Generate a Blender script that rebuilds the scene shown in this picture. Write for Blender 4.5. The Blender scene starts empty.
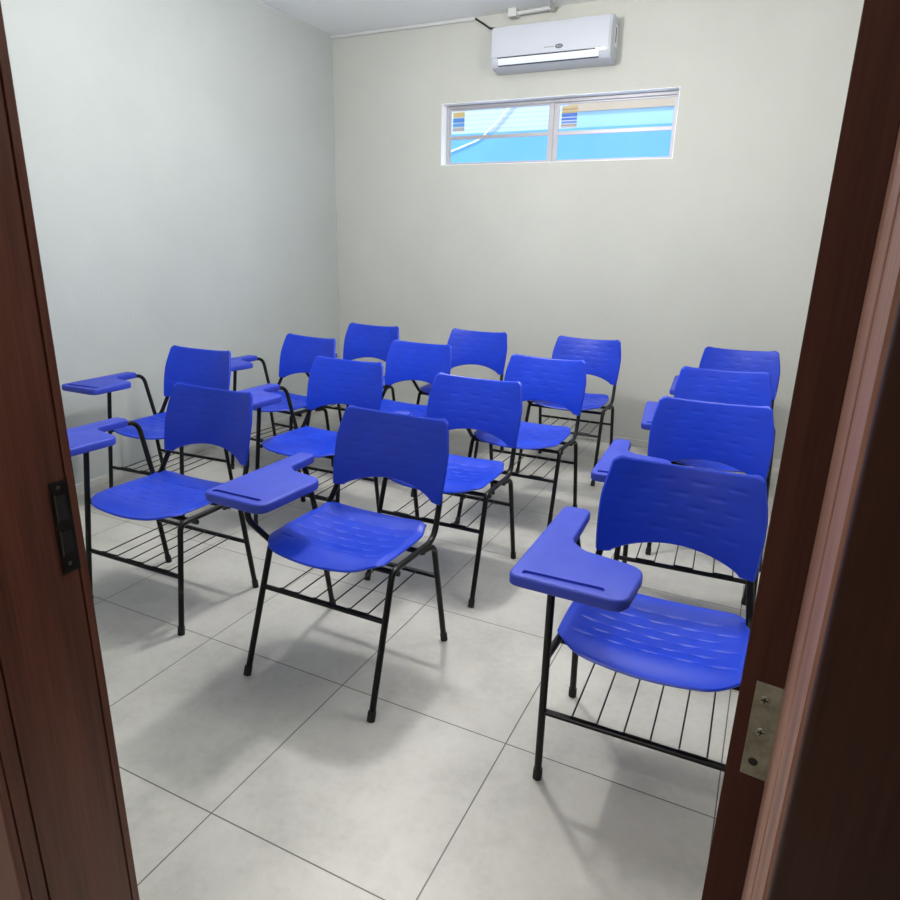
import bpy, bmesh, math
from mathutils import Vector, Matrix

C = bpy.context.scene.collection
PI = math.pi

# ------------------------------------------------------------------ helpers
def srgb(r, g, b):
    def f(c):
        c /= 255.0
        return c / 12.92 if c <= .04045 else ((c + .055) / 1.055) ** 2.4
    return (f(r), f(g), f(b), 1)

def mat(name, col, rough=.5, metal=0, spec=.5, coat=0):
    m = bpy.data.materials.new(name); m.use_nodes = True
    b = m.node_tree.nodes['Principled BSDF']
    b.inputs['Base Color'].default_value = col
    b.inputs['Roughness'].default_value = rough
    b.inputs['Metallic'].default_value = metal
    b.inputs['Specular IOR Level'].default_value = spec
    b.inputs['Coat Weight'].default_value = coat
    return m

class NT:
    def __init__(s, m):
        s.m = m; s.t = m.node_tree; s.b = s.t.nodes['Principled BSDF']
    def n(s, typ, **kw):
        x = s.t.nodes.new(typ)
        for k, v in kw.items(): setattr(x, k, v)
        return x
    def l(s, a, b): s.t.links.new(a, b)
    def math(s, op, a, b=None):
        x = s.n('ShaderNodeMath', operation=op)
        for i, v in enumerate((a, b)):
            if v is None: continue
            if isinstance(v, (int, float)): x.inputs[i].default_value = v
            else: s.l(v, x.inputs[i])
        return x.outputs[0]
    def noise(s, scale, detail=3, vec=None, rough=.5):
        x = s.n('ShaderNodeTexNoise'); x.inputs['Scale'].default_value = scale
        x.inputs['Detail'].default_value = detail; x.inputs['Roughness'].default_value = rough
        if vec is not None: s.l(vec, x.inputs['Vector'])
        return x.outputs['Fac']
    def ramp(s, fac, stops):
        x = s.n('ShaderNodeValToRGB'); e = x.color_ramp.elements
        while len(e) < len(stops): e.new(.5)
        for i, (p, c) in enumerate(stops): e[i].position = p; e[i].color = c
        s.l(fac, x.inputs['Fac']); return x.outputs['Color']
    def bump(s, h, strength, dist=.01):
        x = s.n('ShaderNodeBump'); x.inputs['Strength'].default_value = strength
        x.inputs['Distance'].default_value = dist
        s.l(h, x.inputs['Height']); s.l(x.outputs[0], s.b.inputs['Normal'])
    def obj(s, scale=(1, 1, 1)):
        c = s.n('ShaderNodeTexCoord'); mp = s.n('ShaderNodeMapping')
        mp.inputs['Scale'].default_value = scale
        s.l(c.outputs['Object'], mp.inputs['Vector']); return mp.outputs[0]

def obj(name, bm, m, parent=None, smooth=None, loc=None):
    me = bpy.data.meshes.new(name)
    bmesh.ops.recalc_face_normals(bm, faces=bm.faces)
    bm.to_mesh(me); bm.free()
    if smooth is not None:
        me.polygons.foreach_set('use_smooth', [True] * len(me.polygons))
        me.set_sharp_from_angle(angle=math.radians(smooth))
    if isinstance(m, (list, tuple)):
        for k in m: me.materials.append(k)
    else: me.materials.append(m)
    o = bpy.data.objects.new(name, me); C.objects.link(o)
    if parent: o.parent = parent
    if loc: o.location = loc
    return o

def empty(name, loc=(0, 0, 0), rz=0, parent=None):
    o = bpy.data.objects.new(name, None); C.objects.link(o)
    o.location = loc; o.rotation_euler = (0, 0, rz); o.empty_display_size = .1
    if parent: o.parent = parent
    return o

def tag(o, label, cat, group=None):
    o['label'] = label; o['category'] = cat
    if group: o['group'] = group
    return o

def struct(o):
    o['kind'] = 'structure'; return o

def box(bm, x0, x1, y0, y1, z0, z1, bev=0, seg=2):
    r = bmesh.ops.create_cube(bm, size=1)
    vs = r['verts']
    for v in vs:
        v.co = Vector((x0 + (v.co.x + .5) * (x1 - x0), y0 + (v.co.y + .5) * (y1 - y0), z0 + (v.co.z + .5) * (z1 - z0)))
    if bev:
        es = list({e for v in vs for e in v.link_edges})
        bmesh.ops.bevel(bm, geom=es, offset=bev, segments=seg, profile=.5, affect='EDGES')
    return bm

def B(*a, **k): return box(bmesh.new(), *a, **k)

def fillet(pts, rads, n=7):
    P = [Vector(p) for p in pts]; out = [P[0]]
    for i in range(1, len(P) - 1):
        r = rads if isinstance(rads, (int, float)) else rads[i - 1]
        a = (P[i - 1] - P[i]); b = (P[i + 1] - P[i])
        la, lb = a.length, b.length; a.normalize(); b.normalize()
        ang = a.angle(b)
        if r <= 0 or ang > PI - .01: out.append(P[i]); continue
        d = min(r / math.tan(ang / 2), la * .48, lb * .48)
        s, e = P[i] + a * d, P[i] + b * d
        for k in range(n + 1):
            t = k / n
            out.append(s * (1 - t) ** 2 + P[i] * 2 * t * (1 - t) + e * t * t)
    out.append(P[-1]); return out

def tube(bm, pts, r, seg=10, ry=None, cap=True):
    pts = [Vector(p) for p in pts]
    T = []
    for i in range(len(pts)):
        a = pts[max(0, i - 1)]; b = pts[min(len(pts) - 1, i + 1)]
        T.append((b - a).normalized())
    ref = Vector((0, 0, 1)) if abs(T[0].z) < .9 else Vector((1, 0, 0))
    N = (ref - T[0] * ref.dot(T[0])).normalized()
    rings = []
    for i, p in enumerate(pts):
        N = (N - T[i] * N.dot(T[i])).normalized(); Bn = T[i].cross(N)
        rings.append([bm.verts.new(p + N * (r * math.cos(2 * PI * k / seg)) + Bn * ((ry or r) * math.sin(2 * PI * k / seg))) for k in range(seg)])
    for a, b in zip(rings, rings[1:]):
        for k in range(seg): bm.faces.new((a[k], a[(k + 1) % seg], b[(k + 1) % seg], b[k]))
    if cap:
        bm.faces.new(rings[0][::-1]); bm.faces.new(rings[-1])
    return bm

def TB(pts, r, rads=0, **k): return tube(bmesh.new(), fillet(pts, rads) if rads else pts, r, **k)

def roundpoly(pts, n=6):
    """pts = [(x, y, radius)], rounded outline"""
    out = []; N = len(pts)
    for i in range(N):
        p = Vector(pts[i][:2]); a = Vector(pts[i - 1][:2]) - p; b = Vector(pts[(i + 1) % N][:2]) - p
        r = pts[i][2]; la, lb = a.length, b.length; a.normalize(); b.normalize()
        ang = a.angle(b)
        if r <= 0: out.append(p); continue
        d = min(r / math.tan(ang / 2), la * .49, lb * .49)
        s, e = p + a * d, p + b * d
        for k in range(n + 1):
            t = k / n; out.append(s * (1 - t) ** 2 + p * 2 * t * (1 - t) + e * t * t)
    return out

def prism(outline, z0, z1, bev=0, seg=3):
    bm = bmesh.new()
    lo = [bm.verts.new((p.x, p.y, z0)) for p in outline]
    hi = [bm.verts.new((p.x, p.y, z1)) for p in outline]
    n = len(lo); bm.faces.new(lo[::-1]); bm.faces.new(hi)
    for i in range(n): bm.faces.new((lo[i], lo[(i + 1) % n], hi[(i + 1) % n], hi[i]))
    bmesh.ops.recalc_face_normals(bm, faces=bm.faces)
    if bev:
        es = [e for e in bm.edges if abs(e.verts[0].co.z - e.verts[1].co.z) < 1e-6]
        bmesh.ops.bevel(bm, geom=es, offset=bev, segments=seg, profile=.5, affect='EDGES')
    return bm

def shell(f_front, f_back, nu, nv):
    """closed shell from two grids of points sharing a rounded rim"""
    bm = bmesh.new()
    A = [[bm.verts.new(f_front(i / nu, j / nv)) for j in range(nv + 1)] for i in range(nu + 1)]
    Bk = [[bm.verts.new(f_back(i / nu, j / nv)) for j in range(nv + 1)] for i in range(nu + 1)]
    for i in range(nu):
        for j in range(nv):
            bm.faces.new((A[i][j], A[i + 1][j], A[i + 1][j + 1], A[i][j + 1]))
            bm.faces.new((Bk[i][j], Bk[i][j + 1], Bk[i + 1][j + 1], Bk[i + 1][j]))
    loop = [(i, 0) for i in range(nu)] + [(nu, j) for j in range(nv)] + [(i, nv) for i in range(nu, 0, -1)] + [(0, j) for j in range(nv, 0, -1)]
    cen = sum((v.co for v in bm.verts), Vector()) / len(bm.verts)
    mid = []
    for k, (i, j) in enumerate(loop):
        a, b = A[i][j].co, Bk[i][j].co
        i0, j0 = loop[k - 1]; i1, j1 = loop[(k + 1) % len(loop)]
        tan = (A[i1][j1].co - A[i0][j0].co)
        out = tan.cross(a - b)
        if out.length > 1e-9: out.normalize()
        m = (a + b) / 2
        if out.dot(m - cen) < 0: out = -out
        mid.append(bm.verts.new(m + out * (a - b).length * .38))
    L = len(loop)
    for k in range(L):
        (i, j), (i2, j2) = loop[k], loop[(k + 1) % L]
        bm.faces.new((A[i][j], A[i2][j2], mid[(k + 1) % L], mid[k]))
        bm.faces.new((mid[k], mid[(k + 1) % L], Bk[i2][j2], Bk[i][j]))
    bmesh.ops.remove_doubles(bm, verts=bm.verts, dist=1e-5)
    return bm

def sm(t):
    t = max(0, min(1, t)); return t * t * (3 - 2 * t)

# ------------------------------------------------------------------ materials
def plastic(name, c1, c2, rough, bump):
    m = mat(name, c1, rough, spec=.45); n = NT(m)
    v = n.obj()
    n.l(n.ramp(n.noise(9, 3, v), [(.3, c1), (.75, c2)]), n.b.inputs['Base Color'])
    n.bump(n.noise(420, 2, v), bump, .001)
    r = n.n('ShaderNodeMapRange'); n.l(n.noise(14, 4, v), r.inputs[0])
    r.inputs[3].default_value = rough - .06; r.inputs[4].default_value = rough + .08
    n.l(r.outputs[0], n.b.inputs['Roughness'])
    return m

M = {}
M['blue'] = plastic('blue_plastic', srgb(6, 50, 184), srgb(10, 58, 198), .38, .10)
M['tablet'] = plastic('tablet_plastic', srgb(44, 62, 176), srgb(50, 69, 184), .5, .22)
M['steel'] = plastic('black_steel', srgb(8, 8, 10), srgb(12, 12, 14), .36, .03)
M['steel'].node_tree.nodes['Principled BSDF'].inputs['Specular IOR Level'].default_value = .3
M['rubber'] = mat('black_rubber', srgb(26, 26, 28), .75)

def wall_mat(name, col, d=6):
    m = mat(name, srgb(*col), .62, spec=.3); n = NT(m); v = n.obj()
    lo = srgb(*[c - d for c in col])
    n.l(n.ramp(n.noise(1.6, 5, v, .6), [(.3, lo), (.7, srgb(*col))]), n.b.inputs['Base Color'])
    a = n.math('ADD', n.noise(55, 4, v), n.math('MULTIPLY', n.noise(7, 3, v), 2.0))
    n.bump(a, .22, .004)
    return m
M['wall'] = wall_mat('grey_painted_plaster', (198, 199, 192))
M['wall_l'] = wall_mat('pale_grey_painted_plaster', (184, 189, 187))
M['ceiling'] = wall_mat('white_ceiling_paint', (246, 248, 248), 2)
M['hall'] = wall_mat('hall_paint', (150, 140, 128))

def floor_mat():
    m = mat('porcelain_floor_tiles', srgb(196, 194, 187), .25, spec=.5); n = NT(m)
    c = n.n('ShaderNodeTexCoord'); s = n.n('ShaderNodeSeparateXYZ'); n.l(c.outputs['Object'], s.inputs[0])
    ds = []; ids = []
    for ax in ('X', 'Y'):
        u = n.math('DIVIDE', n.math('ADD', s.outputs[ax], 60.0), .6)
        fr = n.math('FRACT', u); ids.append(n.math('FLOOR', u))
        ds.append(n.math('MINIMUM', fr, n.math('SUBTRACT', 1.0, fr)))
    d = n.math('MULTIPLY', n.math('MINIMUM', ds[0], ds[1]), .6)
    g = n.n('ShaderNodeMapRange'); g.interpolation_type = 'SMOOTHSTEP'
    n.l(d, g.inputs[0]); g.inputs[1].default_value = .0012; g.inputs[2].default_value = .0025
    v = c.outputs['Object']
    a = n.noise(3.2, 8, v, .66); b = n.noise(38, 4, v, .6)
    mixf = n.math('ADD', n.math('MULTIPLY', a, .8), n.math('MULTIPLY', b, .2))
    col = n.ramp(mixf, [(.30, srgb(164, 162, 156)), (.52, srgb(187, 185, 178)), (.72, srgb(198, 196, 190))])
    wn = n.n('ShaderNodeTexWhiteNoise', noise_dimensions='2D'); cb = n.n('ShaderNodeCombineXYZ')
    n.l(ids[0], cb.inputs[0]); n.l(ids[1], cb.inputs[1]); n.l(cb.outputs[0], wn.inputs['Vector'])
    tv = n.math('ADD', n.math('MULTIPLY', wn.outputs['Value'], .06), .96)
    hm = n.n('ShaderNodeVectorMath', operation='SCALE'); n.l(col, hm.inputs[0]); n.l(tv, hm.inputs['Scale'])
    mx = n.n('ShaderNodeMix', data_type='RGBA'); n.l(g.outputs[0], mx.inputs['Factor'])
    mx.inputs[6].default_value = srgb(88, 84, 78); n.l(hm.outputs[0], mx.inputs[7])
    n.l(mx.outputs[2], n.b.inputs['Base Color'])
    rr = n.n('ShaderNodeMapRange'); n.l(a, rr.inputs[0]); rr.inputs[3].default_value = .34; rr.inputs[4].default_value = .46
    n.l(rr.outputs[0], n.b.inputs['Roughness'])
    n.bump(n.math('ADD', n.math('MULTIPLY', g.outputs[0], 1.0), n.math('MULTIPLY', b, .08)), .35, .0015)
    return m
M['floor'] = floor_mat()

def wood(name, dark, mid, light, rough=.38, spec=.4):
    m = mat(name, srgb(*mid), rough, spec=spec); n = NT(m)
    v = n.obj((14, 14, .9))
    a = n.noise(2.2, 6, v, .62)
    v2 = n.obj((90, 90, 2.2)); b = n.noise(3, 4, v2, .6)
    f = n.math('ADD', n.math('MULTIPLY', a, .65), n.math('MULTIPLY', b, .35))
    n.l(n.ramp(f, [(.3, srgb(*dark)), (.5, srgb(*mid)), (.72, srgb(*light))]), n.b.inputs['Base Color'])
    n.bump(b, .2, .001)
    return m
M['jamb_l'] = wood('reddish_brown_varnished_wood', (70, 38, 29), (98, 57, 44), (120, 74, 55))
M['jamb_r'] = wood('dark_brown_varnished_wood', (46, 24, 20), (60, 33, 27), (72, 41, 33), .75, .12)
M['bead'] = wood('worn_reddish_wood', (92, 62, 52), (136, 98, 84), (172, 136, 120), .5)
M['leaf'] = wood('dark_door_wood', (30, 14, 9), (44, 22, 14), (56, 30, 19), .5, .2)
M['groove'] = mat('groove_shadow_wood', srgb(24, 12, 10), .8)
M['white'] = mat('white_gloss_plastic', srgb(192, 196, 205), .2)
M['louver'] = mat('lit_white_louver', srgb(232, 242, 252), .15)  # light on the louver put into its colour, paler than the housing
M['white2'] = mat('white_plastic', srgb(214, 216, 218), .45)
M['trunk'] = mat('cable_trunking_plastic', srgb(205, 207, 206), .5)
M['dark'] = mat('dark_gap', srgb(52, 56, 62), .6)
M['grey'] = mat('grey_print', srgb(140, 143, 148), .5)
M['badge'] = mat('badge_grey', srgb(92, 96, 104), .35)
M['alu'] = mat('aluminium_frame', srgb(176, 174, 178), .42, metal=.25)
M['cable'] = mat('black_cable_rubber', srgb(25, 25, 27), .6)

def brushed(name, c1, c2, rough, scale=40):
    m = mat(name, srgb(*c1), rough, metal=.75); n = NT(m)
    n.l(n.ramp(n.noise(scale, 5, n.obj(), .7), [(.35, srgb(*c1)), (.65, srgb(*c2))]), n.b.inputs['Base Color'])
    return m
M['hinge'] = brushed('tarnished_hinge_steel', (112, 108, 92), (150, 148, 132), .5)
M['strike'] = brushed('blackened_strike_steel', (24, 22, 21), (40, 37, 34), .6)
M['lip'] = mat('worn_strike_edge', srgb(74, 66, 58), .5, metal=.5)
M['hole'] = mat('screw_hole', srgb(14, 12, 11), .8)
M['screw'] = mat('screw_steel', srgb(150, 146, 132), .35, metal=.8)

def glass_mat():
    m = bpy.data.materials.new('window_glass'); m.use_nodes = True
    t = m.node_tree; t.nodes.clear()
    o = t.nodes.new('ShaderNodeOutputMaterial'); mx = t.nodes.new('ShaderNodeMixShader')
    tr = t.nodes.new('ShaderNodeBsdfTransparent'); tr.inputs[0].default_value = (.95, .98, 1, 1)
    gl = t.nodes.new('ShaderNodeBsdfGlossy'); gl.inputs['Roughness'].default_value = .4
    mx.inputs[0].default_value = .004
    t.links.new(tr.outputs[0], mx.inputs[1]); t.links.new(gl.outputs[0], mx.inputs[2])
    t.links.new(mx.outputs[0], o.inputs[0]); return m
M['glass'] = glass_mat()

# ------------------------------------------------------------------ the room
XL, XR, YB, YF, ZC = -2.40, 1.62, 3.44, -1.0, 3.03
WT = .165                         # wall thickness
HX0, HX1, HY = -1.3, 2.3, -3.4    # hallway beyond the doorway
DX0, DX1, DZ = .25, 1.166, 2.12   # clear door opening

struct(obj('floor', B(XL - .15, HX1 + .15, HY - .15, YB + .15, -.12, 0), M['floor']))
struct(obj('ceiling', B(XL - .15, HX1 + .15, HY - .15, YB + .15, ZC, ZC + .12), M['ceiling']))
struct(obj('wall_left', B(XL - .15, XL, YF - WT, YB + .15, 0, ZC), M['wall_l']))
struct(obj('wall_right', B(XR, XR + .15, YF - WT, YB + .15, 0, ZC), M['wall']))
WX0, WX1, WZ0, WZ1 = -1.398, .357, 2.040, 2.476
bm = bmesh.new()
box(bm, XL, WX0, YB, YB + .15, 0, ZC); box(bm, WX1, XR, YB, YB + .15, 0, ZC)
box(bm, WX0, WX1, YB, YB + .15, 0, WZ0); box(bm, WX0, WX1, YB, YB + .15, WZ1, ZC)
struct(obj('wall_back', bm, M['wall']))
bm = bmesh.new()
FX0, FX1, FZ = DX0 - .035, 1.240, DZ + .035
box(bm, XL, FX0, YF - WT, YF, 0, ZC); box(bm, FX1, XR, YF - WT, YF, 0, ZC); box(bm, FX0, FX1, YF - WT, YF, FZ, ZC)
struct(obj('wall_front', bm, M['wall_l']))
struct(obj('wall_hallway_left', B(HX0 - .1, HX0, HY, YF - WT, 0, ZC), M['hall']))
struct(obj('wall_hallway_right', B(HX1, HX1 + .1, HY, YF - WT, 0, ZC), M['hall']))
struct(obj('wall_hallway_rear', B(HX0, HX1, HY - .1, HY, 0, ZC), M['hall']))
M['base'] = mat('skirting_tile', srgb(196, 196, 190), .35)
struct(obj('baseboard_left', B(XL, XL + .012, YF, YB, 0, .055, bev=.003), M['base']))
struct(obj('baseboard_back', B(XL + .012, XR, YB - .012, YB, 0, .055, bev=.003), M['base']))
# cable trunking along the top of the back wall
tr = obj('trim_1', B(XL, -1.134, YB - .022, YB, ZC - .026, ZC - .002, bev=.003), M['trunk']); struct(tr)

# window: aluminium slider set back in a white reveal
win = struct(empty('window_1', ((WX0 + WX1) / 2, YB + .10, WZ0)))
cx, cy, cz = win.location
def wbox(x0, x1, y0, y1, z0, z1, **k): return B(x0 - cx, x1 - cx, y0 - cy, y1 - cy, z0 - cz, z1 - cz, **k)
bm = bmesh.new()
rv = .004
for a in ((WX0, WX0 + rv, WZ0, WZ1), (WX1 - rv, WX1, WZ0, WZ1), (WX0, WX1, WZ1 - rv, WZ1), (WX0, WX1, WZ0, WZ0 + rv)):
    box(bm, a[0] - cx, a[1] - cx, YB - .002 - cy, YB + .15 - cy, a[2] - cz, a[3] - cz)
M['reveal'] = mat('white_reveal_paint', srgb(248, 249, 250), .6)
obj('reveal', bm, M['reveal'], win)
fy0, fy1 = YB + .075, YB + .115
ix0, ix1, iz0, iz1 = WX0 + rv, WX1 - rv, WZ0 + rv, WZ1 - rv
bm = bmesh.new(); fw = .024
for a in ((ix0, ix0 + fw, iz0, iz1), (ix1 - fw, ix1, iz0, iz1), (ix0 + fw, ix1 - fw, iz1 - fw, iz1), (ix0 + fw, ix1 - fw, iz0, iz0 + .012)):
    box(bm, a[0] - cx, a[1] - cx, fy0 - cy, fy1 - cy, a[2] - cz, a[3] - cz, bev=.002)
obj('window_frame', bm, M['alu'], win)
mx0, mx1 = -.565, -.487
for (x0, x1, yy) in ((ix0 + fw, mx0 + .040, fy0 + .006), (mx1 - .040, ix1 - fw, fy0 + .018)):
    bm = bmesh.new(); s = .022 if x0 < -1 else .022
    lw, rw = (.012, .038) if x0 < -1 else (.038, .012)
    z0, z1 = iz0 + .012, iz1 - fw
    for a in ((x0, x0 + lw, z0, z1), (x1 - rw, x1, z0, z1), (x0 + lw, x1 - rw, z1 - .012, z1), (x0 + lw, x1 - rw, z0, z0 + .010), (x0 + lw, x1 - rw, 2.232, 2.258)):
        box(bm, a[0] - cx, a[1] - cx, yy - cy, yy + .014 - cy, a[2] - cz, a[3] - cz, bev=.0015)
    s = obj('sash', bm, M['alu'], win)
    for (a, b) in ((z0 + .010, 2.232), (2.258, z1 - .012)):
        obj('pane', wbox(x0 + lw, x1 - rw, yy + .005, yy + .009, a, b), M['glass'], s)

# energy stickers on the upper panes
def sticker_mat(name, stripes):
    m = mat(name, srgb(220, 220, 215), .5); n = NT(m)
    c = n.n('ShaderNodeTexCoord'); s = n.n('ShaderNodeSeparateXYZ'); n.l(c.outputs['Generated'], s.inputs[0])
    x = n.n('ShaderNodeValToRGB'); x.color_ramp.interpolation = 'CONSTANT'; e = x.color_ramp.elements
    while len(e) < len(stripes): e.new(.5)
    for i, (p, col) in enumerate(stripes): e[i].position = p; e[i].color = srgb(*col)
    n.l(s.outputs['Z'], x.inputs[0]); n.l(x.outputs[0], n.b.inputs['Base Color'])
    n.l(x.outputs[0], n.b.inputs['Emission Color']); n.b.inputs['Emission Strength'].default_value = .0
    return m
wht = (235, 238, 240)
M['stk1'] = sticker_mat('sticker_print', [(0, wht), (.05, (170, 172, 180)), (.2, (198, 200, 205)), (.26, (96, 158, 225)), (.42, (190, 214, 240)), (.46, (84, 140, 215)), (.66, (190, 210, 235)), (.70, (205, 190, 130)), (.93, wht)])
M['stk2'] = sticker_mat('sticker_print_b', [(0, (185, 180, 178)), (.1, (120, 122, 130)), (.14, (190, 188, 190)), (.2, (90, 140, 220)), (.3, (205, 215, 235)), (.34, (60, 110, 210)), (.45, (190, 205, 235)), (.49, (64, 112, 205)), (.66, (170, 160, 120)), (.72, (196, 178, 132)), (.82, (160, 140, 100)), (.86, (200, 184, 140))])
for (x0, x1, z0, z1, yy, mm, lab) in ((-1.342, -1.243, 2.285, 2.435, fy0 + .0105, 'stk1', 'small striped sticker on the upper corner of the left window pane'),
                                    (-.470, -.355, 2.280, 2.425, fy0 + .0225, 'stk2', 'small striped sticker on the upper corner of the right window pane')):
    o = obj('glass_sticker', B(-(x1 - x0) / 2, (x1 - x0) / 2, -.0006, 0, 0, z1 - z0), M[mm], loc=((x0 + x1) / 2, yy, z0))
    tag(o, lab, 'sticker', 'stickers on the window glass')

# ------------------------------------------------------------------ air conditioner
ac = tag(empty('air_conditioner', (-.495, YB, 2.637)), 'white wall-mounted split air conditioner above the window', 'air conditioner')
ax0, ax1, ad = -.425, .412, .20
def ac_profile(x, grow=0):
    # y (out of the wall is negative), z
    P = [(0, .263), (-.150, .263), (-.186, .250), (-.197, .220), (-.200, .160), (-.1995, .070), (-.196, .045), (-.188, .022), (-.172, .006), (-.140, .0), (-.05, .0), (0, .0)]
    return [Vector((x, y * (1 + grow), z)) for y, z in P]
def sweep_x(xs, prof, bm=None):
    bm = bm or bmesh.new(); R = [[bm.verts.new(v) for v in prof(x, g)] for x, g in xs]
    n = len(R[0])
    for a, b in zip(R, R[1:]):
        for k in range(n): bm.faces.new((a[k], a[(k + 1) % n], b[(k + 1) % n], b[k]))
    bm.faces.new(R[0][::-1]); bm.faces.new(R[-1]); return bm
obj('housing', sweep_x([(ax0, -.05), (ax0 + .01, -.01), (ax0 + .025, 0), (ax1 - .025, 0), (ax1 - .01, -.01), (ax1, -.05)], ac_profile), M['white'], ac, smooth=30)
# front panel with its lower edge gap
def panel(x, g):
    P = [(-.150, .2645), (-.187, .252), (-.1995, .220), (-.2025, .160), (-.2022, .066), (-.196, .064), (-.192, .15), (-.185, .22), (-.150, .255)]
    return [Vector((x, y, z)) for y, z in P]
obj('front_panel', sweep_x([(ax0 + .004, 0), (ax1 - .06, 0), (ax1 - .012, 0)], panel), M['white'], ac, smooth=30)
obj('panel_gap', B(ax0 + .05, ax1 - .095, -.2015, -.195, .0575, .0635), M['dark'], ac)
def louver(x, g):
    P = [(-.2015, .056), (-.1995, .042), (-.1950, .029), (-.1890, .017), (-.184, .020), (-.190, .031), (-.194, .043), (-.196, .056)]
    return [Vector((x, y, z)) for y, z in P]
obj('louver', sweep_x([(ax0 + .055, 0), (ax1 - .075, 0)], louver), M['louver'], ac, smooth=40)
obj('louver_gap', TB([(ax0 + .055, -.1865, .0135), (ax1 - .075, -.1865, .0135)], .0040, seg=6), M['dark'], ac)
side = obj('side_vent', B(ax1 - .002, ax1 + .003, -.10, -.03, .09, .22, bev=.002), M['white2'], ac)
obj('vent_slot', B(ax1 + .002, ax1 + .0045, -.085, -.07, .115, .205), M['dark'], side)
# small printed mark: a line of grey lettering too fine to read and an oval badge
bm = bmesh.new(); x = -.035
for w in (.010, .008, .009, .006, .010, .008):
    box(bm, x, x + w, -.2030, -.2022, .094, .101); x += w + .003
obj('brand_lettering', bm, M['grey'], ac)
bm = bmesh.new(); r = bmesh.ops.create_cone(bm, cap_ends=True, segments=28, radius1=.5, radius2=.5, depth=1)
for v in r['verts']: v.co = Vector((.068 + v.co.x * .056, -.2026 + v.co.z * .0016, .097 + v.co.y * .028))
bd = obj('badge', bm, M['badge'], ac)
obj('badge_print', B(.052, .084, -.2042, -.2034, .093, .100, bev=.0), M['grey'], bd)

# cable and ceiling conduit
o = obj('power_cable', TB([(-1.134, YB - .010, ZC - .014), (-1.06, YB - .012, 2.972), (-1.0, YB - .05, 2.932), (-.90, YB - .09, 2.910), (-.84, YB - .09, 2.907)], .0065, [.03, .03, .02]), M['cable'], smooth=60)
tag(o, 'short black cable running from the wall trunking to the air conditioner', 'cable')
cb = tag(empty('conduit_box', (-.822, 3.39, ZC)), 'small white conduit box and pipe on the ceiling above the air conditioner', 'conduit')
obj('junction_box', B(-.032, .032, -.035, .035, -.052, 0, bev=.004), M['trunk'], cb)
obj('pipe', TB([(.03, .0, -.028), (.285, -.03, -.028), (.33, -.20, -.028), (.34, -.45, -.028)], .014, [.04, .05]), M['trunk'], cb, smooth=60)
obj('pipe_clamp', B(.27, .30, -.055, -.008, -.046, 0, bev=.003), M['trunk'], cb)

# ------------------------------------------------------------------ outside the window
nb = tag(empty('neighbouring_building', (-1.3, 6.0, 0)), 'blue painted wall with pale slatted sheeting seen through the window', 'building')
def stripes(name, a, b, freq):
    m = mat(name, srgb(*a), .6); n = NT(m); c = n.n('ShaderNodeTexCoord'); s = n.n('ShaderNodeSeparateXYZ')
    n.l(c.outputs['Object'], s.inputs[0])
    f = n.math('FRACT', n.math('MULTIPLY', s.outputs['Z'], freq))
    n.l(n.ramp(f, [(.0, srgb(*b)), (.25, srgb(*a)), (.8, srgb(*a)), (1, srgb(*b))]), n.b.inputs['Base Color'])
    return m
M['bluewall'] = wall_mat('blue_outer_paint', (120, 178, 226), 8)
M['slat'] = stripes('white_slats', (208, 213, 226), (184, 194, 218), 21)
M['ltblue'] = wall_mat('pale_blue_outer_paint', (176, 208, 236), 6)
M['beige'] = wall_mat('beige_outer_paint', (206, 178, 148), 8)
obj('blue_wall', B(-3.2, 3.4, 0, .15, 0, 2.67), M['bluewall'], nb)
obj('slatted_sheet', B(-3.2, .12, .02, .13, 2.67, 4.2), M['slat'], nb)
obj('pale_band', B(.12, 3.4, .02, .13, 2.67, 2.83), M['ltblue'], nb)
M['bounce'] = wall_mat('bounce_slab_paint', (226, 226, 222), 8)
obj('bounce_slab', B(-3.2, 3.4, -2.3, 0, 1.50, 1.62), M['bounce'], nb)  # added unseen slab, bounces sunlight up to the window reveal
obj('beige_fascia', B(.12, 3.4, .0, .15, 2.83, 4.2), M['beige'], nb)
M['ycable'] = mat('cream_cable', srgb(240, 236, 205), .6)
obj('hanging_cable', TB([(x + 1.3, -.010, z) for x, z in ((-2.72, 2.44), (-2.45, 2.52), (-2.2, 2.60), (-1.98, 2.78), (-1.72, 3.05), (-1.5, 3.3))], .012, .3), M['ycable'], nb, smooth=60)

# ------------------------------------------------------------------ doorway: jambs, casing, hardware, open leaf
door = struct(empty('door_1', (.72, YF - WT / 2, 0)))
dx, dy = door.location.x, door.location.y
def dpoly(pts, z0, z1):
    return prism([Vector((x - dx, y - dy)) for x, y in pts], z0, z1)
Y0, Y1 = YF + .004, YF - WT
JX = 1.198                        # face of the right jamb
g = .0016
jl = obj('jamb', dpoly([(DX0, Y0), (DX0 - .034, Y0), (DX0 - .034, Y1), (DX0, Y1), (DX0, -1.1445), (DX0 - .004, -1.1435), (DX0 - .004, -1.1415), (DX0, -1.1405),
                        (DX0, YF - .012), (DX0 - .003, YF - .011), (DX0 - .003, YF - .0085), (DX0, YF - .0075)], 0, DZ), M['jamb_l'], door)
jl['label'] = 'reddish brown left jamb with the strike plate'
jr = obj('jamb', dpoly([(JX, -1.036), (JX + .014, -1.036), (JX + .014, Y0), (JX + .042, Y0), (JX + .042, Y1), (JX, Y1), (JX, -1.108 - g), (JX + .006, -1.108), (JX + .006, -1.101), (JX, -1.101 + g)], 0, DZ), M['bead'], door)
jr['label'] = 'worn pale reddish right jamb beside the open door'
obj('head_jamb', B(DX0 - .034 - dx, JX + .042 - dx, Y1 - dy, Y0 - dy, DZ, DZ + .034), M['jamb_l'], door)
cz1 = DZ + .09
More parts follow.
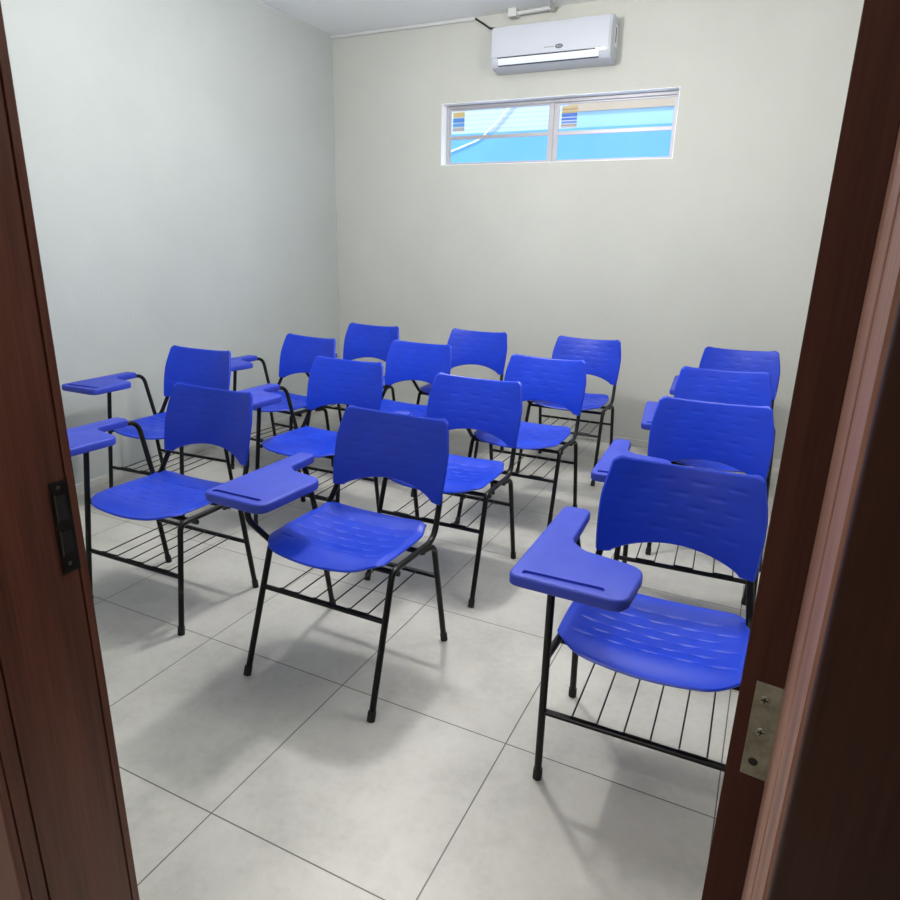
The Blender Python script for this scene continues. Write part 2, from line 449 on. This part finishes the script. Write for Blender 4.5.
obj('casing', B(DX0 - .095 - dx, DX0 - .001 - dx, Y1 - .014 - dy, Y1 - dy, 0, cz1, bev=.003), M['jamb_l'], door)
obj('casing', B(DX0 - .001 - dx, JX + .10 - dx, Y1 - .014 - dy, Y1 - dy, DZ + .003, cz1, bev=.003), M['jamb_l'], door)
o = obj('casing', B(JX + .002 - dx, JX + .10 - dx, Y1 - .016 - dy, Y1 - .0005 - dy, 0, DZ + .002, bev=.005, seg=4), M['leaf'], door, smooth=50)
o['label'] = 'dark brown casing board at the right of the doorway'
# leaf swung into the room; its hinge edge faces the doorway
ang = math.radians(90 - 7)
leaf = empty('door_leaf', (1.1655 - dx, -1.016 - dy, 0), ang, parent=door)
leaf_b = obj('leaf_panel', B(0, .90, -.0350, 0, .012, 2.10, bev=.0015), M['jamb_r'], leaf)
leaf_b['label'] = 'dark brown door leaf seen edge-on'
# hinge leaf let into the edge, three screw holes
hg = obj('hinge', B(-.0014, .0006, -.0345, -.0125, .996, 1.094, bev=.0006), M['hinge'], leaf)
for y, z, nm in ((-.0215, 1.078, 'screw'), (-.0230, 1.045, 'screw'), (-.0215, 1.012, 'screw_hole')):
    bm = bmesh.new(); bmesh.ops.create_cone(bm, cap_ends=True, segments=18, radius1=.0042, radius2=.0034, depth=.0012, matrix=Matrix.Translation((-.0018, y, z)) @ Matrix.Rotation(-PI / 2, 4, 'Y'))
    if nm == 'screw':
        box(bm, -.0030, -.0022, y - .0028, y + .0028, z - .0006, z + .0006); box(bm, -.0030, -.0022, y - .0006, y + .0006, z - .0028, z + .0028)
    o = obj(nm, bm, [M['screw'] if nm == 'screw' else M['hole'], M['hole']], hg)
    if nm == 'screw':
        for p in o.data.polygons:
            if p.center.x < -.00205 and p.area < 1.2e-5 and p.center.x > -.004 and abs(p.center.y - y) <= .0028 and len(p.vertices) == 4 and p.center.x < -.0021: p.material_index = 1
obj('knuckle', TB([(-.006, -.040, .996), (-.006, -.040, 1.094)], .006, seg=12), M['hinge'], hg, smooth=50)
# strike plate on the left jamb
sp = empty('strike_plate', (DX0 - dx, YF - .024 - dy, 1.042), 0, parent=door)
obj('plate', B(-.0005, .0018, -.012, .016, -.072, .072, bev=.0008), M['strike'], sp)
for z0, z1 in ((.012, .050), (-.040, -.006)):
    obj('latch_hole', B(.0015, .0024, -.007, .009, z0, z1), M['hole'], sp)
    obj('lip', B(.0015, .0032, -.0085, -.0065, z0 - .003, z1 + .003), M['lip'], sp)
for z in (.062, -.058):
    bm = bmesh.new(); r = bmesh.ops.create_uvsphere(bm, u_segments=12, v_segments=6, radius=.0032)
    for v in r['verts']: v.co = Vector((.0018 + v.co.x * .3, v.co.y, z + v.co.z))
    obj('screw', bm, M['lip'], sp, smooth=60)

# ------------------------------------------------------------------ chairs
TR = .0108
def seat_bm():
    dents = []
    for r in range(6):
        y = -.105 + r * .046
        for k in range(5):
            x = -.17 + k * .085 + (.042 if r % 2 else 0)
            if abs(x) < .185: dents.append((x, y))
    def pos(u, v):
        x = (u - .5) * 2; ax = abs(x)
        hw = .230 + .004 * math.sin(PI * v) - .016 * sm((v - .75) / .25)
        yf = -.212 + .020 * ax * ax + .072 * max(0, (ax - .55) / .45) ** 2.4
        yb = .198 - .016 * max(0, (ax - .72) / .28) ** 2
        y = yf + (yb - yf) * v
        X = x * hw
        z = .474 - .020 * (1 - x * x) * sm(v * 2.2) * (1 - .5 * sm((v - .6) / .4)) + .012 * sm((v - .8) / .2)
        z -= .025 * (1 - sm(v / .30)) ** 1.3 * (.04 + .96 * (1 - ax ** 1.8))
        z -= .005 * sm((ax - .88) / .12)
        return X, y, z
    def top(u, v):
        X, y, z = pos(u, v)
        for (a, b) in dents:
            if abs(X - a) < .06 and abs(y - b) < .02:
                z -= .0031 * math.exp(-((X - a) / .026) ** 4 - ((y - b) / .0042) ** 2)
        return Vector((X, y, z))
    def bot(u, v):
        X, y, z = pos(u, v); return Vector((X, y, z - .009))
    return shell(top, bot, 56, 130)

def back_bm():
    dents = []
    for r in range(5):
        z = .665 + r * .036
        for k in range(4):
            x = -.165 + k * .105 + (.05 if r % 2 else 0)
            if abs(x) < .19: dents.append((x, z))
    def pos(u, v):
        x = (u - .5) * 2; ax = abs(x)
        zt = .860 - .014 * (1 - x * x) - .014 * max(0, (ax - .90) / .10) ** 2.2
        zb = .576 + .046 * max(0, math.cos(PI / 2 * min(1, ax / .84))) ** .7
        z = zb + (zt - zb) * v
        h = (z - .576) / .284
        hw = .224 + .008 * math.sin(PI * min(1, h * 1.05)) ** .9 - .012 * sm((h - .55) / .45)
        X = x * hw
        y = .245 + .050 * h + .032 * h * h - .042 * x * x
        return X, y, z
    def front(u, v):
        X, y, z = pos(u, v)
        for (a, b) in dents:
            if abs(X - a) < .06 and abs(z - b) < .02:
                y += .0009 * math.exp(-((X - a) / .026) ** 4 - ((z - b) / .0055) ** 2)
        return Vector((X, y, z))
    def back(u, v):
        X, y, z = pos(u, v)
        th = .011 + .006 * sm((abs(u - .5) * 2 - .78) / .15)
        return Vector((X, y + th, z))
    return shell(front, back, 64, 76)

def cut_slot(bm, x0, x1, y, w, z):
    """recess a pencil slot into the tablet with a real boolean cut"""
    me = bpy.data.meshes.new('t'); bmesh.ops.recalc_face_normals(bm, faces=bm.faces); bm.to_mesh(me); bm.free()
    a = bpy.data.objects.new('t', me); C.objects.link(a)
    out = roundpoly([(x0, y - w, w), (x1, y - w, w), (x1, y + w, w), (x0, y + w, w)], 5)
    cm = prism(out, z - .006, z + .01); c = bpy.data.meshes.new('c'); cm.to_mesh(c); cm.free()
    co = bpy.data.objects.new('c', c); C.objects.link(co)
    md = a.modifiers.new('b', 'BOOLEAN'); md.operation = 'DIFFERENCE'; md.object = co; md.solver = 'EXACT'
    dg = bpy.context.evaluated_depsgraph_get(); dg.update()
    res = bpy.data.meshes.new_from_object(a.evaluated_get(dg))
    out = bmesh.new(); out.from_mesh(res)
    for o, m in ((a, me), (co, c)):
        bpy.data.objects.remove(o); bpy.data.meshes.remove(m)
    bpy.data.meshes.remove(res)
    return out

MESH = {}
def part(key, name, make, m, parent, smooth=50):
    """build a mesh once, share it between prototypes"""
    if key in MESH:
        o = bpy.data.objects.new(name, MESH[key]); C.objects.link(o); o.parent = parent; return o
    o = obj(name, make(), m, parent, smooth=smooth); MESH[key] = o.data; return o

def capfoot(p, d):
    d = Vector(d).normalized(); p = Vector(p)
    return TB([p - d * .010, p + d * .022], .0135, seg=12)

CH = {   # kind: leg footprint, basket height, tablet outline
 'splayed': dict(fy=-.255, ry=.255, ft=-.105, rt=.165, bz=.300, tz=.676, zr=.452, dz=.020, bd=-.001, sx=-.002, bx=.024, tilt=0, post='curved',
      tab=[(-.357, -.290, .030), (-.105, -.300, .045), (-.092, .000, .055), (-.232, .022, .030), (-.272, .055, .045), (-.280, .210, .026), (-.352, .210, .030)], slot=(-.335, -.140, -.262)),
 'leaning': dict(fy=-.208, ry=.207, ft=-.150, rt=.150, bz=.228, tz=.700, zr=.432, dz=-.016, bd=-.015, sx=-.020, bx=.022, tilt=-.025, post='straight', ptop=-.135,
      tab=[(-.408, -.295, .030), (-.148, -.310, .045), (-.132, -.065, .050), (-.285, -.038, .030), (-.325, -.010, .045), (-.322, .138, .012), (-.395, .138, .020)], slot=(-.375, -.160, -.270)),
 'upright': dict(fy=-.200, ry=.200, ft=-.170, rt=.150, bz=.225, tz=.668, zr=.400, dz=-.043, bd=-.024, sx=-.006, bx=.0, tilt=-.045, post='straight', ptop=-.200,
      tab=[(-.350, -.285, .030), (-.050, -.297, .045), (-.036, -.095, .060), (-.205, -.060, .030), (-.250, -.015, .045), (-.258, .235, .026), (-.345, .235, .030)], slot=(-.318, -.110, -.258)),
}
def make_chair(kind):
    K = CH[kind]; r = empty('tablet_arm_chair')
    part('seat', 'seat', seat_bm, M['blue'], r).location = (K['sx'], 0, K['dz'])
    r.children[0].rotation_euler.x = K['tilt']
    if kind == 'upright': r.children[0].scale.x = 1.07
    part('back', 'backrest', back_bm, M['blue'], r).location = (K['bx'], 0, K['bd'])
    fx, tx, zr = .254, .244, K['zr']
    def P(side, a, b, t): return Vector((side * (a[0] + (b[0] - a[0]) * t), a[1] + (b[1] - a[1]) * t, a[2] + (b[2] - a[2]) * t))
    zb = K['bz']
    fa, fb = (fx, K['fy'], .004), (tx, K['ft'], zr)
    ra, rb = (fx + .004, K['ry'], .004), (tx + .010, K['rt'], zr - .017)
    for s, nm in ((-1, 'L'), (1, 'R')):
        f0, f1 = P(s, fa, fb, 0), P(s, fa, fb, 1)
        rail_f = Vector((s * tx, K['ft'] + .06, zr))
        post = s < 0 and K['post'] == 'straight'
        if post:
            top = Vector((-tx + .006 if kind == 'leaning' else -fx, K['ptop'], K['tz'] - .029))
            if kind == 'upright': f0.x = -fx; 
            pts = [f0, top]; mk = lambda: TB([f0 + (top - f0) * .01, top], TR, seg=12)
            lg = part(kind + 'fl', 'leg', mk, M['steel'], r)
            lg['label'] = 'long front leg that rises to carry the writing tablet'
            tt = (zr - f0.z) / (top.z - f0.z); j = f0 + (top - f0) * tt
        else:
            lg = part(kind + 'f' + nm, 'leg', lambda: TB([f0, f1, rail_f], TR, .05, seg=12), M['steel'], r)
            j = rail_f
        part(kind + 'ff' + nm, 'foot_cap', lambda: capfoot(f0 + Vector((0, 0, .006)), f1 - f0), M['rubber'], lg)
        bd = K['bd']; up = [(s * .218 + K['bx'], .226, .570 + bd), (s * .212 + K['bx'], .240, .64 + bd)]
        jj = j if post else rail_f
        part(kind + 'u' + nm, 'side_rail', lambda: TB([jj - Vector((0, .0, 0)), (s * (tx - .006) + K['bx'] * .3, .180, zr - .002)] + up, TR, [.075, .05], seg=12), M['steel'], r)
        r0, r1 = P(s, ra, rb, 0), P(s, ra, rb, 1)
        lg = part(kind + 'r' + nm, 'leg', lambda: TB([r0, r1, (s * (tx - .002), K['rt'] - .075, zr - .014)], TR, .04, seg=12), M['steel'], r)
        part(kind + 'rf' + nm, 'foot_cap', lambda: capfoot(r0 + Vector((0, 0, .006)), r1 - r0), M['rubber'], lg)
    for y in (-.075, .100):
        part(kind + 'x%d' % (y > 0), 'crossbar', lambda: TB([(-tx - .008, y, zr - .018), (tx + .008, y, zr - .018)], .0095, seg=10), M['steel'], r)
    # book basket: two rails and three bent wires
    bk = empty('book_basket', (0, 0, 0), parent=r)
    tb = (zb - .004) / (zr - .004); q = P(1, fa, fb, tb); q2 = P(1, ra, rb, (zb - .004) / (zr - .021))
    if K['post'] == 'straight' and kind == 'upright': q.y = K['fy'] + .004
    part(kind + 'b1', 'basket_rail', lambda: TB([(-q.x, q.y, zb), (q.x, q.y, zb)], .008, ry=.011, seg=10), M['steel'], bk)
    part(kind + 'b2', 'basket_rail', lambda: TB([(-q2.x, q2.y, zb), (q2.x, q2.y, zb)], .008, ry=.011, seg=10), M['steel'], bk)
    for i, xc in enumerate((-.140, 0, .140)):
        w = .034
        pts = [(xc - w, q2.y, zb + .006), (xc - w, q.y + .015, zb + .002), (xc - w, q.y - .004, zb + .013), (xc + w, q.y - .004, zb + .013), (xc + w, q.y + .015, zb + .002), (xc + w, q2.y, zb + .006)]
        part(kind + 'w%d' % i, 'basket_wire', lambda: TB(pts, .0026, [.008, .008, .008, .008], seg=6), M['steel'], bk)
    # writing tablet
    tz = K['tz']; sl = K['slot']
    def tab():
        b = prism(roundpoly(K['tab']), tz - .033, tz, bev=.008, seg=3)
        return cut_slot(b, sl[0], sl[1], sl[2], .0105, tz)
    part(kind + 'tab', 'writing_tablet', tab, M['tablet'], r, smooth=35)
    ax = (K['tab'][-1][0] + K['tab'][-2][0]) / 2; ae = K['tab'][-1][1]
    zt = tz - .036
    if kind == 'leaning':
        mk = lambda: TB([(-tx + .006, K['ptop'], zt), (ax, K['ptop'] + .07, zt + .010), (ax + .03, ae + .048, zt + .014), (-.256, ae + .040, zr)], TR, [.03, .050], seg=12)
    else:
        mk = lambda: TB([(ax, ae - .22, zt), (ax, ae - .03, zt), (-.255, ae - .045, zr)], TR, [.03], seg=12)
    part(kind + 'arm', 'arm_tube', mk, M['steel'], r)
    if K['post'] == 'curved':
        mk = lambda: TB([(-.262, -.195, zt), (-.258, -.195, .560), (-.246, -.115, .462)], TR, [.07], seg=12)
        part(kind + 'ts', 'tablet_post', mk, M['steel'], r)
    return r

def copy_tree(o, parent=None):
    c = o.copy(); C.objects.link(c)
    if parent: c.parent = parent
    for ch in list(o.children): copy_tree(ch, c)
    return c

CHAIRS = [  # kind, x, y, rotation in degrees, label
 ('splayed', -.072, .152, 0, 'blue tablet chair in front at centre, nothing standing between it and the doorway'),
 ('splayed', -.080, .930, 1, 'blue tablet chair just behind the front centre chair, seat showing to its right'),
 ('splayed', .010, 1.690, 0, 'blue tablet chair third back in the row behind the front centre chair'),
 ('splayed', .000, 2.640, 1, 'blue tablet chair under the right end of the window, backed near the wall'),
 ('leaning', -.978, .172, 1, 'blue tablet chair nearest the left door jamb, its writing tablet cut by the jamb'),
 ('leaning', -1.805, .925, 4, 'blue tablet chair whose whole tablet shows against the left wall above the nearest left chair'),
 ('leaning', -1.660, 1.705, -5, 'blue tablet chair second from the far corner along the left wall'),
 ('splayed', -1.580, 2.400, 1, 'blue tablet chair standing in the far left corner of the room'),
 ('leaning', -.908, 1.085, 1, 'blue tablet chair behind the nearest left chair, to the left of the front centre backrest'),
 ('leaning', -.900, 1.880, -1, 'blue tablet chair third back in the second column from left, mostly hidden below its back'),
 ('splayed', -.790, 2.560, 0, 'blue tablet chair with a shiny ribbed backrest under the middle of the window'),
 ('upright', .980, .120, 1, 'large blue tablet chair nearest the right door jamb, tablet on a straight vertical leg'),
 ('splayed', .966, .990, 3, 'blue tablet chair second back on the right, tablet peeping past the nearest right chair'),
 ('splayed', .968, 1.840, 8, 'blue tablet chair third back on the right, sliver of tablet beside its neighbour'),
 ('splayed', .985, 2.700, 5, 'rearmost blue tablet chair on the right, only its upper back showing by the wall'),
]
protos = {}
for kind, x, y, rz, lab in CHAIRS:
    if kind not in protos: o = protos[kind] = make_chair(kind)
    else: o = copy_tree(protos[kind])
    o.location = (x, y, 0); o.rotation_euler = (0, 0, math.radians(rz))
    tag(o, lab, 'chair', 'blue tablet chairs set out in rows')

# ------------------------------------------------------------------ light
def area(name, loc, sx, sy, w, col, rot=(0, 0, 0)):
    d = bpy.data.lights.new(name, 'AREA'); d.shape = 'RECTANGLE'; d.size = sx; d.size_y = sy; d.energy = w; d.color = col
    o = bpy.data.objects.new(name, d); C.objects.link(o); o.location = loc; o.rotation_euler = rot; return o
def point(name, loc, rad, w, col):
    d = bpy.data.lights.new(name, 'POINT'); d.shadow_soft_size = rad; d.energy = w; d.color = col
    o = bpy.data.objects.new(name, d); C.objects.link(o); o.location = loc; return o
point('ceiling_lamp', (-.46, 1.16, ZC - .38), .10, 96, (1, .985, .955))
point('ceiling_lamp_far', (1.05, 1.05, ZC - .42), .26, 42, (1, .985, .955))
area('hall_fill', (.2, -2.3, ZC - .03), .9, .9, 44, (1, .95, .88))  # added fill without a known fixture, lifts the jambs and nearby floor
s = bpy.data.lights.new('sun', 'SUN'); s.energy = 2.7; s.angle = .01; s.color = (1, .97, .92)
so = bpy.data.objects.new('sun', s); C.objects.link(so); so.rotation_euler = (math.radians(28), math.radians(0), 0)
w = bpy.data.worlds.new('World'); bpy.context.scene.world = w; w.use_nodes = True
bg = w.node_tree.nodes['Background']; sky = w.node_tree.nodes.new('ShaderNodeTexSky')
sky.sky_type = 'NISHITA'; sky.sun_disc = False; sky.sun_elevation = math.radians(60)
w.node_tree.links.new(sky.outputs[0], bg.inputs[0]); bg.inputs[1].default_value = .6

# ------------------------------------------------------------------ camera
cam = bpy.data.cameras.new('Camera'); co = bpy.data.objects.new('Camera', cam); C.objects.link(co)
cam.sensor_width = 36; cam.sensor_fit = 'HORIZONTAL'; cam.lens = 36 * 661.05 / 900; cam.clip_start = .02
R_ = Vector((.898704, .437942, .023198)); U_ = Vector((-.150243, .257757, .954457)); F_ = Vector((-.412018, .861259, -.297445))
m = Matrix((R_, U_, -F_)).transposed().to_4x4(); m.translation = Vector((1.14447, -1.58308, 1.45314))
co.matrix_world = m
bpy.context.scene.camera = co
vs = bpy.context.scene.view_settings
vs.view_transform = 'Standard'; vs.look = 'None'; vs.exposure = .10; vs.gamma = 1
